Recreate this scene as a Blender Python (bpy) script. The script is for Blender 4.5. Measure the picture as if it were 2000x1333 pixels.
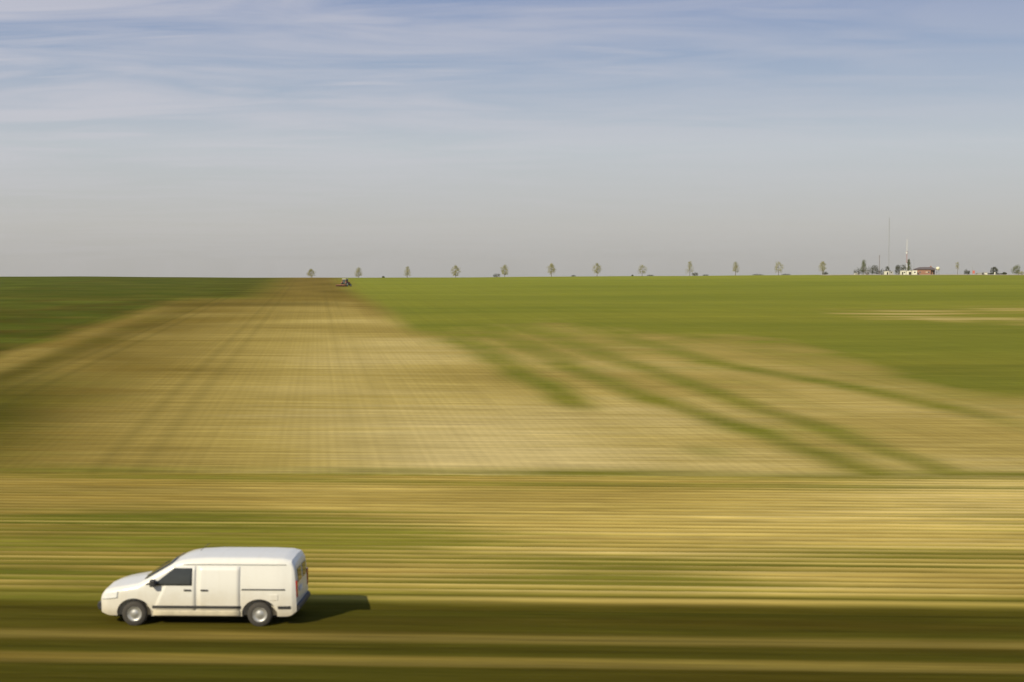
import bpy, bmesh, math, random
from mathutils import Vector, Matrix, noise
random.seed(7)
R = math.radians
sc = bpy.context.scene
for o in list(bpy.data.objects): bpy.data.objects.remove(o)

# ------------------------------------------------------------------ camera
F = 2778.0; CZ = 8.7; V0 = 542.0           # focal length and eye level in the photograph's pixels
cam = bpy.data.cameras.new('camera'); co = bpy.data.objects.new('camera', cam)
sc.collection.objects.link(co); sc.camera = co
cam.lens = 50; cam.sensor_width = 36; cam.clip_end = 30000; cam.clip_start = 0.1
co.location = (0, 0, CZ)
co.rotation_euler = (R(90) - math.atan((666.5 - V0) / F), 0, 0)
cam.dof.use_dof = True; cam.dof.focus_distance = 600; cam.dof.aperture_fstop = 1.0

# ------------------------------------------------------------------ sky and sun
SUN_EL, SUN_AZ = 34.0, 218.0               # azimuth clockwise from +Y
w = bpy.data.worlds.new('World'); sc.world = w; w.use_nodes = True
nt = w.node_tree; N = nt.nodes; L = nt.links; N.clear()
def wn(t, **k):
    n = N.new(t)
    for a, b in k.items(): setattr(n, a, b)
    return n
sky = wn('ShaderNodeTexSky', sky_type='NISHITA', sun_disc=False, sun_elevation=R(SUN_EL), sun_rotation=R(SUN_AZ))
sky.air_density = 1.0; sky.dust_density = 2.2; sky.ozone_density = 1.6; sky.altitude = 200
tc = wn('ShaderNodeTexCoord'); sep = wn('ShaderNodeSeparateXYZ')
L.new(tc.outputs['Generated'], sep.inputs[0])
def wmath(op, a, b=None, c=None, clamp=False):
    n = wn('ShaderNodeMath', operation=op, use_clamp=clamp)
    for i, v in enumerate((a, b, c)):
        if v is None: continue
        if isinstance(v, (int, float)): n.inputs[i].default_value = v
        else: L.new(v, n.inputs[i])
    return n.outputs[0]
# low, dusty air: greyer and warmer towards the horizon
def wramp(fac, pts):
    n = wn('ShaderNodeValToRGB')
    e = n.color_ramp.elements
    while len(e) < len(pts): e.new(.5)
    for i, (p, c) in enumerate(pts): e[i].position = p; e[i].color = c if len(c) == 4 else (*c, 1)
    L.new(fac, n.inputs[0]); return n.outputs[0]
el = wmath('MULTIPLY', sep.outputs[2], 4.0, clamp=True)       # 0 at horizon .. 1 at 14.5 degrees
airc = wramp(el, [(0, (4.35, 4.25, 4.1)), (.14, (5.1, 5.0, 4.8)), (.36, (5.25, 5.5, 5.85)), (.56, (3.5, 4.15, 5.4)), (.76, (2.35, 3.05, 4.9)), (1, (1.7, 2.5, 4.6))])
airf = wramp(el, [(0, (.92,)*3), (.4, (.82,)*3), (.75, (.88,)*3), (1, (.92,)*3)])
mix = wn('ShaderNodeMix', data_type='RGBA')
L.new(airf, mix.inputs[0]); L.new(sky.outputs[0], mix.inputs[6]); L.new(airc, mix.inputs[7])
# thin cirrus: noise in a flat layer high above, so it thins towards the horizon
zz = wmath('MAXIMUM', sep.outputs[2], .012)
zz = wmath('ADD', zz, .07)
cx = wmath('DIVIDE', sep.outputs[0], zz); cy = wmath('DIVIDE', sep.outputs[1], zz)
cmb = wn('ShaderNodeCombineXYZ'); L.new(cx, cmb.inputs[0]); L.new(cy, cmb.inputs[1])
mp = wn('ShaderNodeMapping'); L.new(cmb.outputs[0], mp.inputs[0])
mp.inputs['Rotation'].default_value = (0, 0, R(-12)); mp.inputs['Scale'].default_value = (.42, .95, 1)
nz = wn('ShaderNodeTexNoise'); nz.inputs['Scale'].default_value = 2.3; nz.inputs['Detail'].default_value = 7
nz.inputs['Roughness'].default_value = .55; nz.inputs['Distortion'].default_value = .7
L.new(mp.outputs[0], nz.inputs['Vector'])
cf = wramp(nz.outputs[0], [(.38, (0,)*3), (.60, (.62,)*3), (.8, (.85,)*3)])
# streaks
mp2 = wn('ShaderNodeMapping'); L.new(cmb.outputs[0], mp2.inputs[0])
mp2.inputs['Rotation'].default_value = (0, 0, R(-34)); mp2.inputs['Scale'].default_value = (.6, 1.7, 1)
nz2 = wn('ShaderNodeTexNoise'); nz2.inputs['Scale'].default_value = 2.2; nz2.inputs['Detail'].default_value = 8
nz2.inputs['Roughness'].default_value = .5; nz2.inputs['Distortion'].default_value = .5
L.new(mp2.outputs[0], nz2.inputs['Vector'])
cf2 = wramp(nz2.outputs[0], [(.50, (0,)*3), (.66, (.55,)*3), (.8, (.85,)*3)])
cfs = wmath('MAXIMUM', cf, cf2)
# more veil to the left
lft = wmath('MULTIPLY_ADD', sep.outputs[0], -1.1, .62, clamp=True)
cfs = wmath('MULTIPLY', cfs, lft)
low = wmath('MULTIPLY_ADD', el, 3.2, -.55, clamp=True)
low = wmath('MULTIPLY_ADD', low, .8, .2)
cfs = wmath('MULTIPLY', cfs, low)
cl = wn('ShaderNodeMix', data_type='RGBA'); L.new(cfs, cl.inputs[0]); L.new(mix.outputs[2], cl.inputs[6])
cl.inputs[7].default_value = (6.0, 5.85, 6.3, 1)
# the hazier, duller air on the left (towards the sun's side)
bg = wn('ShaderNodeBackground'); bg.inputs[1].default_value = .103
wo = wn('ShaderNodeOutputWorld'); L.new(cl.outputs[2], bg.inputs[0]); L.new(bg.outputs[0], wo.inputs[0])

sl = bpy.data.lights.new('sun', 'SUN'); so = bpy.data.objects.new('sun', sl); sc.collection.objects.link(so)
sl.energy = 4.8; sl.angle = R(.55); sl.color = (1, .89, .66)
az = R(SUN_AZ); e_ = R(SUN_EL)
sv = Vector((math.sin(az)*math.cos(e_), math.cos(az)*math.cos(e_), math.sin(e_)))
so.rotation_euler = sv.to_track_quat('Z', 'Y').to_euler()

sc.view_settings.view_transform = 'Standard'; sc.view_settings.look = 'None'
sc.view_settings.exposure = 0; sc.view_settings.gamma = 1

# ------------------------------------------------------------------ helpers
def link(o): sc.collection.objects.link(o); return o
def tag(o, label=None, cat=None, group=None, kind=None):
    if label: o['label'] = label
    if cat: o['category'] = cat
    if group: o['group'] = group
    if kind: o['kind'] = kind
    return o
def empty(name, loc, rz=0):
    o = link(bpy.data.objects.new(name, None)); o.location = loc; o.rotation_euler = (0, 0, rz); o.empty_display_size = .2
    return o
def build(name, bm, m, parent=None, smooth=False, bevel=0):
    me = bpy.data.meshes.new(name); 
    bmesh.ops.recalc_face_normals(bm, faces=bm.faces)
    bm.to_mesh(me); bm.free()
    if smooth:
        for p in me.polygons: p.use_smooth = True
    o = link(bpy.data.objects.new(name, me))
    for q in (m if isinstance(m, (list, tuple)) else [m]): me.materials.append(q)
    if parent: o.parent = parent
    if bevel:
        b = o.modifiers.new('bevel', 'BEVEL'); b.width = bevel; b.segments = 2; b.limit_method = 'ANGLE'
    return o
def box(bm, x0, x1, y0, y1, z0, z1, rz=0, c=(0, 0)):
    vs = []
    for z in (z0, z1):
        for x, y in ((x0, y0), (x1, y0), (x1, y1), (x0, y1)):
            p = Vector((x, y, z))
            if rz:
                p = Matrix.Rotation(rz, 3, 'Z') @ (p - Vector((*c, 0))) + Vector((*c, 0))
            vs.append(bm.verts.new(p))
    for f in ((3, 2, 1, 0), (4, 5, 6, 7), (0, 1, 5, 4), (1, 2, 6, 5), (2, 3, 7, 6), (3, 0, 4, 7)):
        bm.faces.new([vs[i] for i in f])
def poly_prism(bm, pts, axis, a, b):
    """pts 2D outline extruded along axis ('x','y','z') from a to b"""
    def P(p, t):
        if axis == 'y': return (p[0], t, p[1])
        if axis == 'x': return (t, p[0], p[1])
        return (p[0], p[1], t)
    A = [bm.verts.new(P(p, a)) for p in pts]; B = [bm.verts.new(P(p, b)) for p in pts]
    bm.faces.new(A); bm.faces.new(B[::-1]); n = len(pts)
    for i in range(n): bm.faces.new((A[i], B[i], B[(i+1) % n], A[(i+1) % n]))
def tube(bm, p, q, r0, r1=None, n=8):
    p = Vector(p); q = Vector(q); r1 = r0 if r1 is None else r1
    d = (q-p).normalized(); u = d.orthogonal().normalized(); v = d.cross(u)
    A = []; B = []
    for i in range(n):
        t = 2*math.pi*i/n; k = u*math.cos(t)+v*math.sin(t)
        A.append(bm.verts.new(p+k*r0)); B.append(bm.verts.new(q+k*r1))
    for i in range(n): bm.faces.new((A[i], A[(i+1) % n], B[(i+1) % n], B[i]))
    bm.faces.new(A[::-1]); bm.faces.new(B)
def lathe_y(bm, c, prof, n=28):
    """revolve (radius, y offset) profile about the Y axis through c"""
    rings = []
    for r, y in prof:
        if r < 1e-4: rings.append([bm.verts.new((c[0], c[1]+y, c[2]))])
        else: rings.append([bm.verts.new((c[0]+r*math.cos(2*math.pi*i/n), c[1]+y, c[2]+r*math.sin(2*math.pi*i/n))) for i in range(n)])
    for a, b in zip(rings, rings[1:]):
        for i in range(n):
            j = (i+1) % n
            if len(a) == 1 and len(b) == 1: continue
            if len(a) == 1: bm.faces.new((a[0], b[i], b[j]))
            elif len(b) == 1: bm.faces.new((a[i], b[0], a[j]))
            else: bm.faces.new((a[i], b[i], b[j], a[j]))
def copy_tree(o, parent=None):
    c = o.copy(); link(c); c.parent = parent
    for ch in o.children: copy_tree(ch, c)
    return c

# materials
class NT:
    def __init__(s, name):
        s.m = bpy.data.materials.new(name); s.m.use_nodes = True; s.t = s.m.node_tree
        s.b = s.t.nodes['Principled BSDF']
    def n(s, t, **k):
        x = s.t.nodes.new(t)
        for a, b in k.items(): setattr(x, a, b)
        return x
    def l(s, a, b): s.t.links.new(a, b)
    def put(s, v, inp):
        if isinstance(v, (int, float)): inp.default_value = v
        elif isinstance(v, (tuple, list)): inp.default_value = (*v, 1) if len(v) == 3 and inp.type == 'RGBA' else v
        else: s.l(v, inp)
    def math(s, op, a, b=0, c=0, clamp=False):
        x = s.n('ShaderNodeMath', operation=op, use_clamp=clamp)
        for i, v in enumerate((a, b, c)): s.put(v, x.inputs[i])
        return x.outputs[0]
    def mix(s, f, a, b, blend='MIX'):
        x = s.n('ShaderNodeMix', data_type='RGBA', blend_type=blend)
        s.put(f, x.inputs[0]); s.put(a, x.inputs[6]); s.put(b, x.inputs[7]); return x.outputs[2]
    def mapr(s, v, a, b, c=0, d=1, smooth=False):
        x = s.n('ShaderNodeMapRange'); x.clamp = True
        if smooth: x.interpolation_type = 'SMOOTHSTEP'
        s.put(v, x.inputs[0])
        for i, q in enumerate((a, b, c, d)): s.put(q, x.inputs[i+1])
        return x.outputs[0]
    def noise(s, vec, scale=1, detail=4, rough=.5, dist=0):
        x = s.n('ShaderNodeTexNoise'); x.inputs['Scale'].default_value = scale; x.inputs['Detail'].default_value = detail
        x.inputs['Roughness'].default_value = rough; x.inputs['Distortion'].default_value = dist
        if vec is not None: s.l(vec, x.inputs['Vector'])
        return x.outputs[0]
    def comb(s, a, b, c=0.0):
        x = s.n('ShaderNodeCombineXYZ'); s.put(a, x.inputs[0]); s.put(b, x.inputs[1]); s.put(c, x.inputs[2]); return x.outputs[0]
def mat(name, col, rough=.6, metal=0, var=.15, vs=6, coat=0, bump=0, spec=.5):
    s = NT(name); tcn = s.n('ShaderNodeTexCoord')
    nzz = s.noise(tcn.outputs['Object'], vs, 4, .6)
    f = s.mapr(nzz, .3, .7)
    c = s.mix(f, tuple(v*(1-var) for v in col), tuple(min(1, v*(1+var)) for v in col))
    s.l(c, s.b.inputs['Base Color']); s.b.inputs['Roughness'].default_value = rough; s.b.inputs['Metallic'].default_value = metal
    s.b.inputs['Coat Weight'].default_value = coat; s.b.inputs['Specular IOR Level'].default_value = spec
    if bump:
        bp = s.n('ShaderNodeBump'); bp.inputs['Strength'].default_value = bump; bp.inputs['Distance'].default_value = .02
        s.l(nzz, bp.inputs['Height']); s.l(bp.outputs[0], s.b.inputs['Normal'])
    return s.m
M = {}
M['white'] = mat('van_paint', (.70, .69, .63), .34, var=.03, vs=2, coat=.5)
def dusty_paint():
    s = NT('dusty_van_paint'); tcn = s.n('ShaderNodeTexCoord'); sp = s.n('ShaderNodeSeparateXYZ'); s.l(tcn.outputs['Object'], sp.inputs[0])
    n1 = s.noise(tcn.outputs['Object'], 2.5, 6, .65); n2 = s.noise(s.comb(s.math('MULTIPLY', sp.outputs[0], 9), sp.outputs[1], s.math('MULTIPLY', sp.outputs[2], 1.2)), 1, 4, .6)
    d = s.mapr(s.math('ADD', sp.outputs[2], s.math('MULTIPLY', n1, -.9)), -.15, .55, .62, 0)
    d = s.math('ADD', d, s.mapr(n2, .5, .75, 0, .12), clamp=True)
    s.l(s.mix(d, (.71, .70, .645), (.45, .38, .25)), s.b.inputs['Base Color'])
    s.l(s.mapr(d, 0, .6, .28, .7), s.b.inputs['Roughness']); s.b.inputs['Coat Weight'].default_value = .35; s.b.inputs['Coat Roughness'].default_value = .12
    return s.m
M['white'] = dusty_paint()
M['plastic'] = mat('black_plastic', (.03, .03, .03), .6)
M['sill'] = mat('dusty_sill', (.62, .56, .42), .6, var=.15, vs=5)
M['glass'] = mat('dark_glass', (.04, .045, .045), .06, var=.1)
M['rubber'] = mat('tyre_rubber', (.05, .045, .038), .9)
M['rim'] = mat('steel_rim', (.45, .45, .44), .4, .6)
M['lamp'] = mat('headlight_glass', (.75, .76, .75), .08, var=.05)
M['red'] = mat('red_lens', (.35, .02, .015), .2)
M['dark'] = mat('underbody', (.015, .014, .013), .9)
M['plate'] = mat('number_plate', (.75, .75, .72), .5)
M['tred'] = mat('tractor_red', (.30, .09, .05), .5)
M['troof'] = mat('cab_roof', (.62, .62, .50), .5)
M['tglass'] = mat('cab_glass', (.06, .07, .06), .1)
M['rust'] = mat('rusty_steel', (.22, .10, .05), .8, var=.3)
M['bark'] = mat('bark', (.16, .13, .09), .9, var=.3, vs=3)
M['steel'] = mat('galvanised_steel', (.36, .37, .38), .55, .3)
M['wood'] = mat('weathered_wood', (.16, .13, .11), .9, var=.3)
M['wallw'] = mat('white_render', (.72, .70, .60), .85, var=.08, vs=1)
M['wallg'] = mat('grey_render', (.42, .40, .38), .85, var=.1, vs=1)
M['conc'] = mat('concrete', (.42, .41, .39), .85, var=.15, vs=1)
M['roofd'] = mat('dark_roofing', (.12, .095, .09), .8, var=.2, vs=2)
M['door'] = mat('dark_door', (.03, .025, .022), .6)
M['tank'] = mat('cream_tank', (.72, .70, .50), .5, var=.08)
M['redsign'] = mat('red_sign_paint', (.55, .16, .12), .6)
M['mastw'] = mat('mast_white', (.62, .62, .6), .5)
M['mastr'] = mat('mast_red', (.42, .2, .17), .5)
def brick_mat():
    s = NT('red_brick'); tcn = s.n('ShaderNodeTexCoord'); sp = s.n('ShaderNodeSeparateXYZ'); s.l(tcn.outputs['Object'], sp.inputs[0])
    v = s.comb(s.math('ADD', sp.outputs[0], sp.outputs[1]), sp.outputs[2])
    b = s.n('ShaderNodeTexBrick'); s.l(v, b.inputs[0]); b.inputs['Scale'].default_value = 1
    b.inputs['Brick Width'].default_value = .25; b.inputs['Row Height'].default_value = .08; b.inputs['Mortar Size'].default_value = .008
    b.inputs['Color1'].default_value = (.36, .15, .09, 1); b.inputs['Color2'].default_value = (.28, .11, .07, 1); b.inputs['Mortar'].default_value = (.36, .27, .2, 1)
    nn = s.noise(tcn.outputs['Object'], .8, 3)
    s.l(s.mix(s.mapr(nn, .3, .7, 0, .35), b.outputs[0], (.40, .24, .17)), s.b.inputs['Base Color']); s.b.inputs['Roughness'].default_value = .9
    return s.m
M['brick'] = brick_mat()
def leaf_mat(name, a, b, c=None):
    s = NT(name); tcn = s.n('ShaderNodeTexCoord')
    f = s.mapr(s.noise(tcn.outputs['Object'], 2.2, 3, .6), .35, .65)
    col = s.mix(f, a, b)
    if c:
        g = s.mapr(s.noise(tcn.outputs['Object'], 5, 2, .6), .5, .62)
        col = s.mix(g, col, c)
    s.l(col, s.b.inputs['Base Color']); s.b.inputs['Roughness'].default_value = .7; s.b.inputs['Specular IOR Level'].default_value = .1
    tr = s.n('ShaderNodeBsdfTranslucent'); s.l(col, tr.inputs[0])
    ms = s.n('ShaderNodeMixShader'); ms.inputs[0].default_value = .3
    s.l(s.b.outputs[0], ms.inputs[1]); s.l(tr.outputs[0], ms.inputs[2])
    s.l(ms.outputs[0], s.t.nodes['Material Output'].inputs[0])
    return s.m
M['leafA'] = leaf_mat('autumn_leaves', (.20, .22, .055), (.40, .38, .12), (.52, .42, .20))
M['leafG'] = leaf_mat('green_leaves', (.12, .15, .05), (.22, .23, .09))
M['leafD'] = leaf_mat('dark_leaves', (.045, .055, .018), (.085, .09, .035))

# ------------------------------------------------------------------ terrain
TR = .045        # the track and near rows run along (1, -TR)
KP = .137        # the far rows run along (-KP, 1)
def sstep(a, b, x):
    t = max(0, min(1, (x-a)/(b-a))); return t*t*(3-2*t)
def crest(x):    # height of the skyline rise
    t = x
    base = 8.5
    return base + 1.35*sstep(-90, 190, t) + .5*sstep(-85, -190, t) + .05*math.sin(t/17.0) + .03*math.sin(t/7.3+1)
def height(x, y):
    s = y + TR*x
    yb = 62
    if y <= 600:
        z = max(0, (s-yb)) * .0158 * (crest(x)/8.5 if y > 100 else 1+(crest(x)/8.5-1)*max(0, (y-62)/38))
        # settle exactly on the skyline height
        z += (crest(x) - (600+TR*x-yb)*.0158*crest(x)/8.5) * sstep(350, 600, y)
    else:
        fall = .055*(1-sstep(-95, 40, x)) + .004
        d = y-600
        z = crest(x) - fall*min(d, 70) - max(0, d-70)*.02*(1 if d < 500 else 0) - (8.6 if d >= 500 else 0)
    # soft undulation
    z += .10*math.sin(x/23+y/31)*sstep(70, 110, y)*(1-sstep(500, 590, y))
    # verge: a shallow ditch and the two worn wheel tracks of the field track
    if y < 70:
        z += -.22*math.exp(-((s-37.6)/.55)**2) - .05*math.exp(-((s-34.25)/.45)**2) - .05*math.exp(-((s-31.9)/.4)**2)
        if 38.3 < s < 62.5:
            z += .06*math.cos(2*math.pi*(s-38.3)/.70)*sstep(38.3, 39.0, s)*sstep(62.5, 61.8, s)
    return z
def gx(u, y): return (u-1000)/F*y
def ztop(v, y): return CZ + (V0-v)/F*y

def sheet(name, ys, xfun, nx, m, fn=height, dz=0):
    bm = bmesh.new(); prev = None
    for y in ys:
        row = []
        for i in range(nx+1):
            x = xfun(y, i/nx); row.append(bm.verts.new((x, y, fn(x, y)+dz)))
        if prev:
            for i in range(nx): bm.faces.new((prev[i], prev[i+1], row[i+1], row[i]))
        prev = row
    return build(name, bm, m, smooth=True)

ys = [-400, -100, -40, 0, 15, 22, 26]
y = 27.0
while y < 66: ys.append(y); y += .0875
while y < 600: ys.append(y); y *= 1.0125
ys += [598.5, 600]; y = 604
while y < 1100: ys.append(y); y *= 1.01
ys += [1100, 1105, 1300, 1700, 2500, 4200]
ys = sorted(set(ys))
def xf(y, t):
    k = (2*t-1); a = abs(k)
    core = .62*max(y, 20)
    x = core*min(a, .86)/.86 if a <= .86 else core + (3200-core)*((a-.86)/.14)**2
    return x*(1 if k > 0 else -1)

# field colours: areas and strips laid out in field coordinates (P across the rows, Y along)
def G(v, c, w_): return math.exp(-((v-c)/w_)**2)
def fields(x, y):
    """returns green, pale, dark (0..1)"""
    P = x + KP*y; s = y + TR*x
    nlow = noise.noise(Vector((P*.05, y*.05, 3.1))); nm = noise.noise(Vector((P*.16, y*.09, 7.7))); nf = noise.noise(Vector((P*.5, y*.22, 1.7)))
    wob = nm*1.2
    g = 0; pale = .4+.35*nlow; dark = 0
    if s > 62.0:
        # main green crop on the right
        edge = 11.5 + .8*nm - 2.5*sstep(250, 380, y)
        far = sstep(160, 212, y + 14*nm + 10*nf + max(0, 27-P)*1.2 + 22*sstep(33, 44, P))
        g = sstep(edge-1.2, edge+1.6, P)*far*(.94+.15*nm)
        g = max(g, sstep(42, 50, P+wob*2 - 7*sstep(105, 165, y))*sstep(78, 112, y+6*nm+4*nf))
        fade = sstep(60, 70, y)
        Pm = P + .5*nf + .6*nm
        g = max(g, 1.15*G(Pm, 16.7, 1.25)*sstep(84, 94, y))
        g = max(g, 1.1*G(Pm, 22.2+2.5*sstep(100, 66, y), 1.15))
        g = max(g, 1.05*G(Pm, 28.0, 1.15))
        g = max(g, .4*G(Pm, 31.6, .6)*sstep(75, 90, y))
        g = max(g, .95*G(Pm, 35.8+4*sstep(135, 95, y), 1.5)*sstep(70, 92, y))
        g = max(g, .5*G(Pm, 25.3, .5)*sstep(100, 130, y))
        g = max(g, .45*G(Pm, 33.4, .45)*sstep(90, 110, y)); g = max(g, .4*G(Pm, 19.4, .5)*sstep(110, 130, y)); g = max(g, .5*G(Pm, 43.6, .7)*sstep(70, 85, y)); g = max(g, .35*G(Pm, 26.2, .4)*sstep(72, 80, y)*sstep(95, 85, y))
        if P > 13: g = max(g, .42*sstep(95, 190, y)*(1+.8*nf))
        if P > 13: g += .22*nf*sstep(85, 120, y)
        g = max(g, .24*sstep(36, 44, P)*(.75+1.2*nm)*sstep(60, 100, y)+.1*sstep(36, 44, P))
        g = max(g, .40*sstep(44, 62, P)*sstep(80, 98, y))
        g = max(g, .6*G(P, 19.2, 1.3)*G(y, 70, 3.5))
        if P > 14: g *= .74+.26*sstep(66, 105, y)
        # straw patch far right
        pt = sstep(76, 92, P+5*nm)*G(y, 222 + .25*(P-100), 30)*(.70+1.7*noise.noise(Vector((x*.045, y*.16, 6)))+.8*nm)
        g *= 1-.9*max(0, min(1, pt)); pale += .2*pt
        # margin by the near rows
        g = max(g, .85*G(s, 62.9, 1.7)*(.6+.6*noise.noise(Vector((x*.12, s*.8, 5)))+.2*sstep(12, 20, x)))
        # left: dark crop, then vignette-like darkening painted over the near left ground
        lw = 1 if y > 0 else 0
        ed = -30.6 + .8*nm
        dk = sstep(ed+1.0, ed-1.0, P)*(.93+.35*nf+.3*nlow - .22*sstep(170, 420, y))
        dk = max(dk, .95*G(Pm, -24.6, 1.25)*sstep(85, 110, y))
        lf = sstep(-9, -21 - .05*(y-62), P+1.5*nm)*sstep(135, 85, y)  # edge darkening of the view, painted into the ground colour
        dk = max(dk, .86*lf); g = max(g, .55*lf)
        dk = max(dk, .30*sstep(-2, -22, P+2*nm)*(.75+.9*nf+.5*nm)*(1 if P > -26 else 0))
        # broken ground towards the crest
        up = sstep(285, 330, y+12*nm)
        dk = max(dk, up*sstep(-8, -20, P+3*nm)*(.85+.4*nm))
        if up > 0 and P < 4: g = max(g, up*sstep(-6, -22, P+3*nm)*(.7+.5*nf)); pale -= .3*up
        dk = max(dk, .5*up*(.5+1.2*noise.noise(Vector((P*.12, y*.035, 9)))) if P < 10 else 0)
        dk = max(dk, .55*G(y, 280, 14)*sstep(9, 0, P) if P < 9 else 0)
        dark = max(dark, dk)
        if P < -28: g = max(g, (.75+.6*nm+.4*nf)*sstep(ed+.8, ed-.8, P))
        g = max(g, .5*G(Pm, -24.6, 1.1))
        if P < -86 and y > 380: g = max(g, sstep(-86, -90, P)*1.0)
        # pale ground bottom centre
        pale += .75*G(P, 10, 9)*sstep(100, 64, y) + .14*sstep(16, 20, P)*sstep(50, 40, P)*sstep(150, 90, y) + .2*G(P, 2, 14)*sstep(220, 120, y)
        pale -= .32*sstep(2, -20, P)
        pale -= .5*sstep(270, 320, y)
        # brown headland edge beside the tractor
        pale -= .7*G(P, edge-1.2, 1.6)*sstep(190, 260, y)
    else:
        q = noise.noise(Vector((x*.05, s*.33, 2.2)))+.5*noise.noise(Vector((x*.11, s*.9, 4.2)))
        g = .33 + .80*q
        g += .5*G(x, -15, 8)*G(s, 41.5, 4) + .35*G(x, -6, 5)*G(s, 46, 2.5) + .55*G(x, 4, 5)*G(s, 40.6, 2.4) + .25*G(x, 2.5, 3.5)*G(s, 43.5, 1.2)
        g += .45*G(x, 2.8, 3.5)*G(s, 41.9, 1.6) + .3*G(x, -4, 5)*G(s, 47, 2.2) + .3*G(x, 13, 6)*G(s, 43.6, 1.5) - .45*G(x, 8, 6)*G(s, 56, 2.5) - .25*G(x, 3, 7)*G(s, 49.5, 2)
        g += .25*G(s, 38.4, .8)
        pale = .20+.4*nlow + .10*sstep(0, 10, x)*sstep(44, 54, s) - .15*sstep(-4, -16, x)
        dark = .34*sstep(-3, -15, x)*(.8+.8*q)  # rows painted darker leftwards, continuing the vignette-like edge
        if s < 38.25:
            t = sstep(38.25, 37.9, s)
            wn_ = .25*noise.noise(Vector((x*.08, s, 8)))
            tr1 = sstep(.75, .2, abs(s-33.95+.3*wn_)); tr2 = sstep(.6, .3, abs(s-31.85+.2*wn_))
            tr = max(tr1, tr2*.9)
            g = g*(1-t) + t*(.42*(1-tr) + .18*tr + wn_*.7)
            dark = dark*(1-t) + t*(1.0*(1-tr) + .32*tr)
            pale = pale*(1-t) + t*(.15)
    c = lambda v: max(0.0, min(1.0, v))
    return c(g), c(pale), c(dark)

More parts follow.
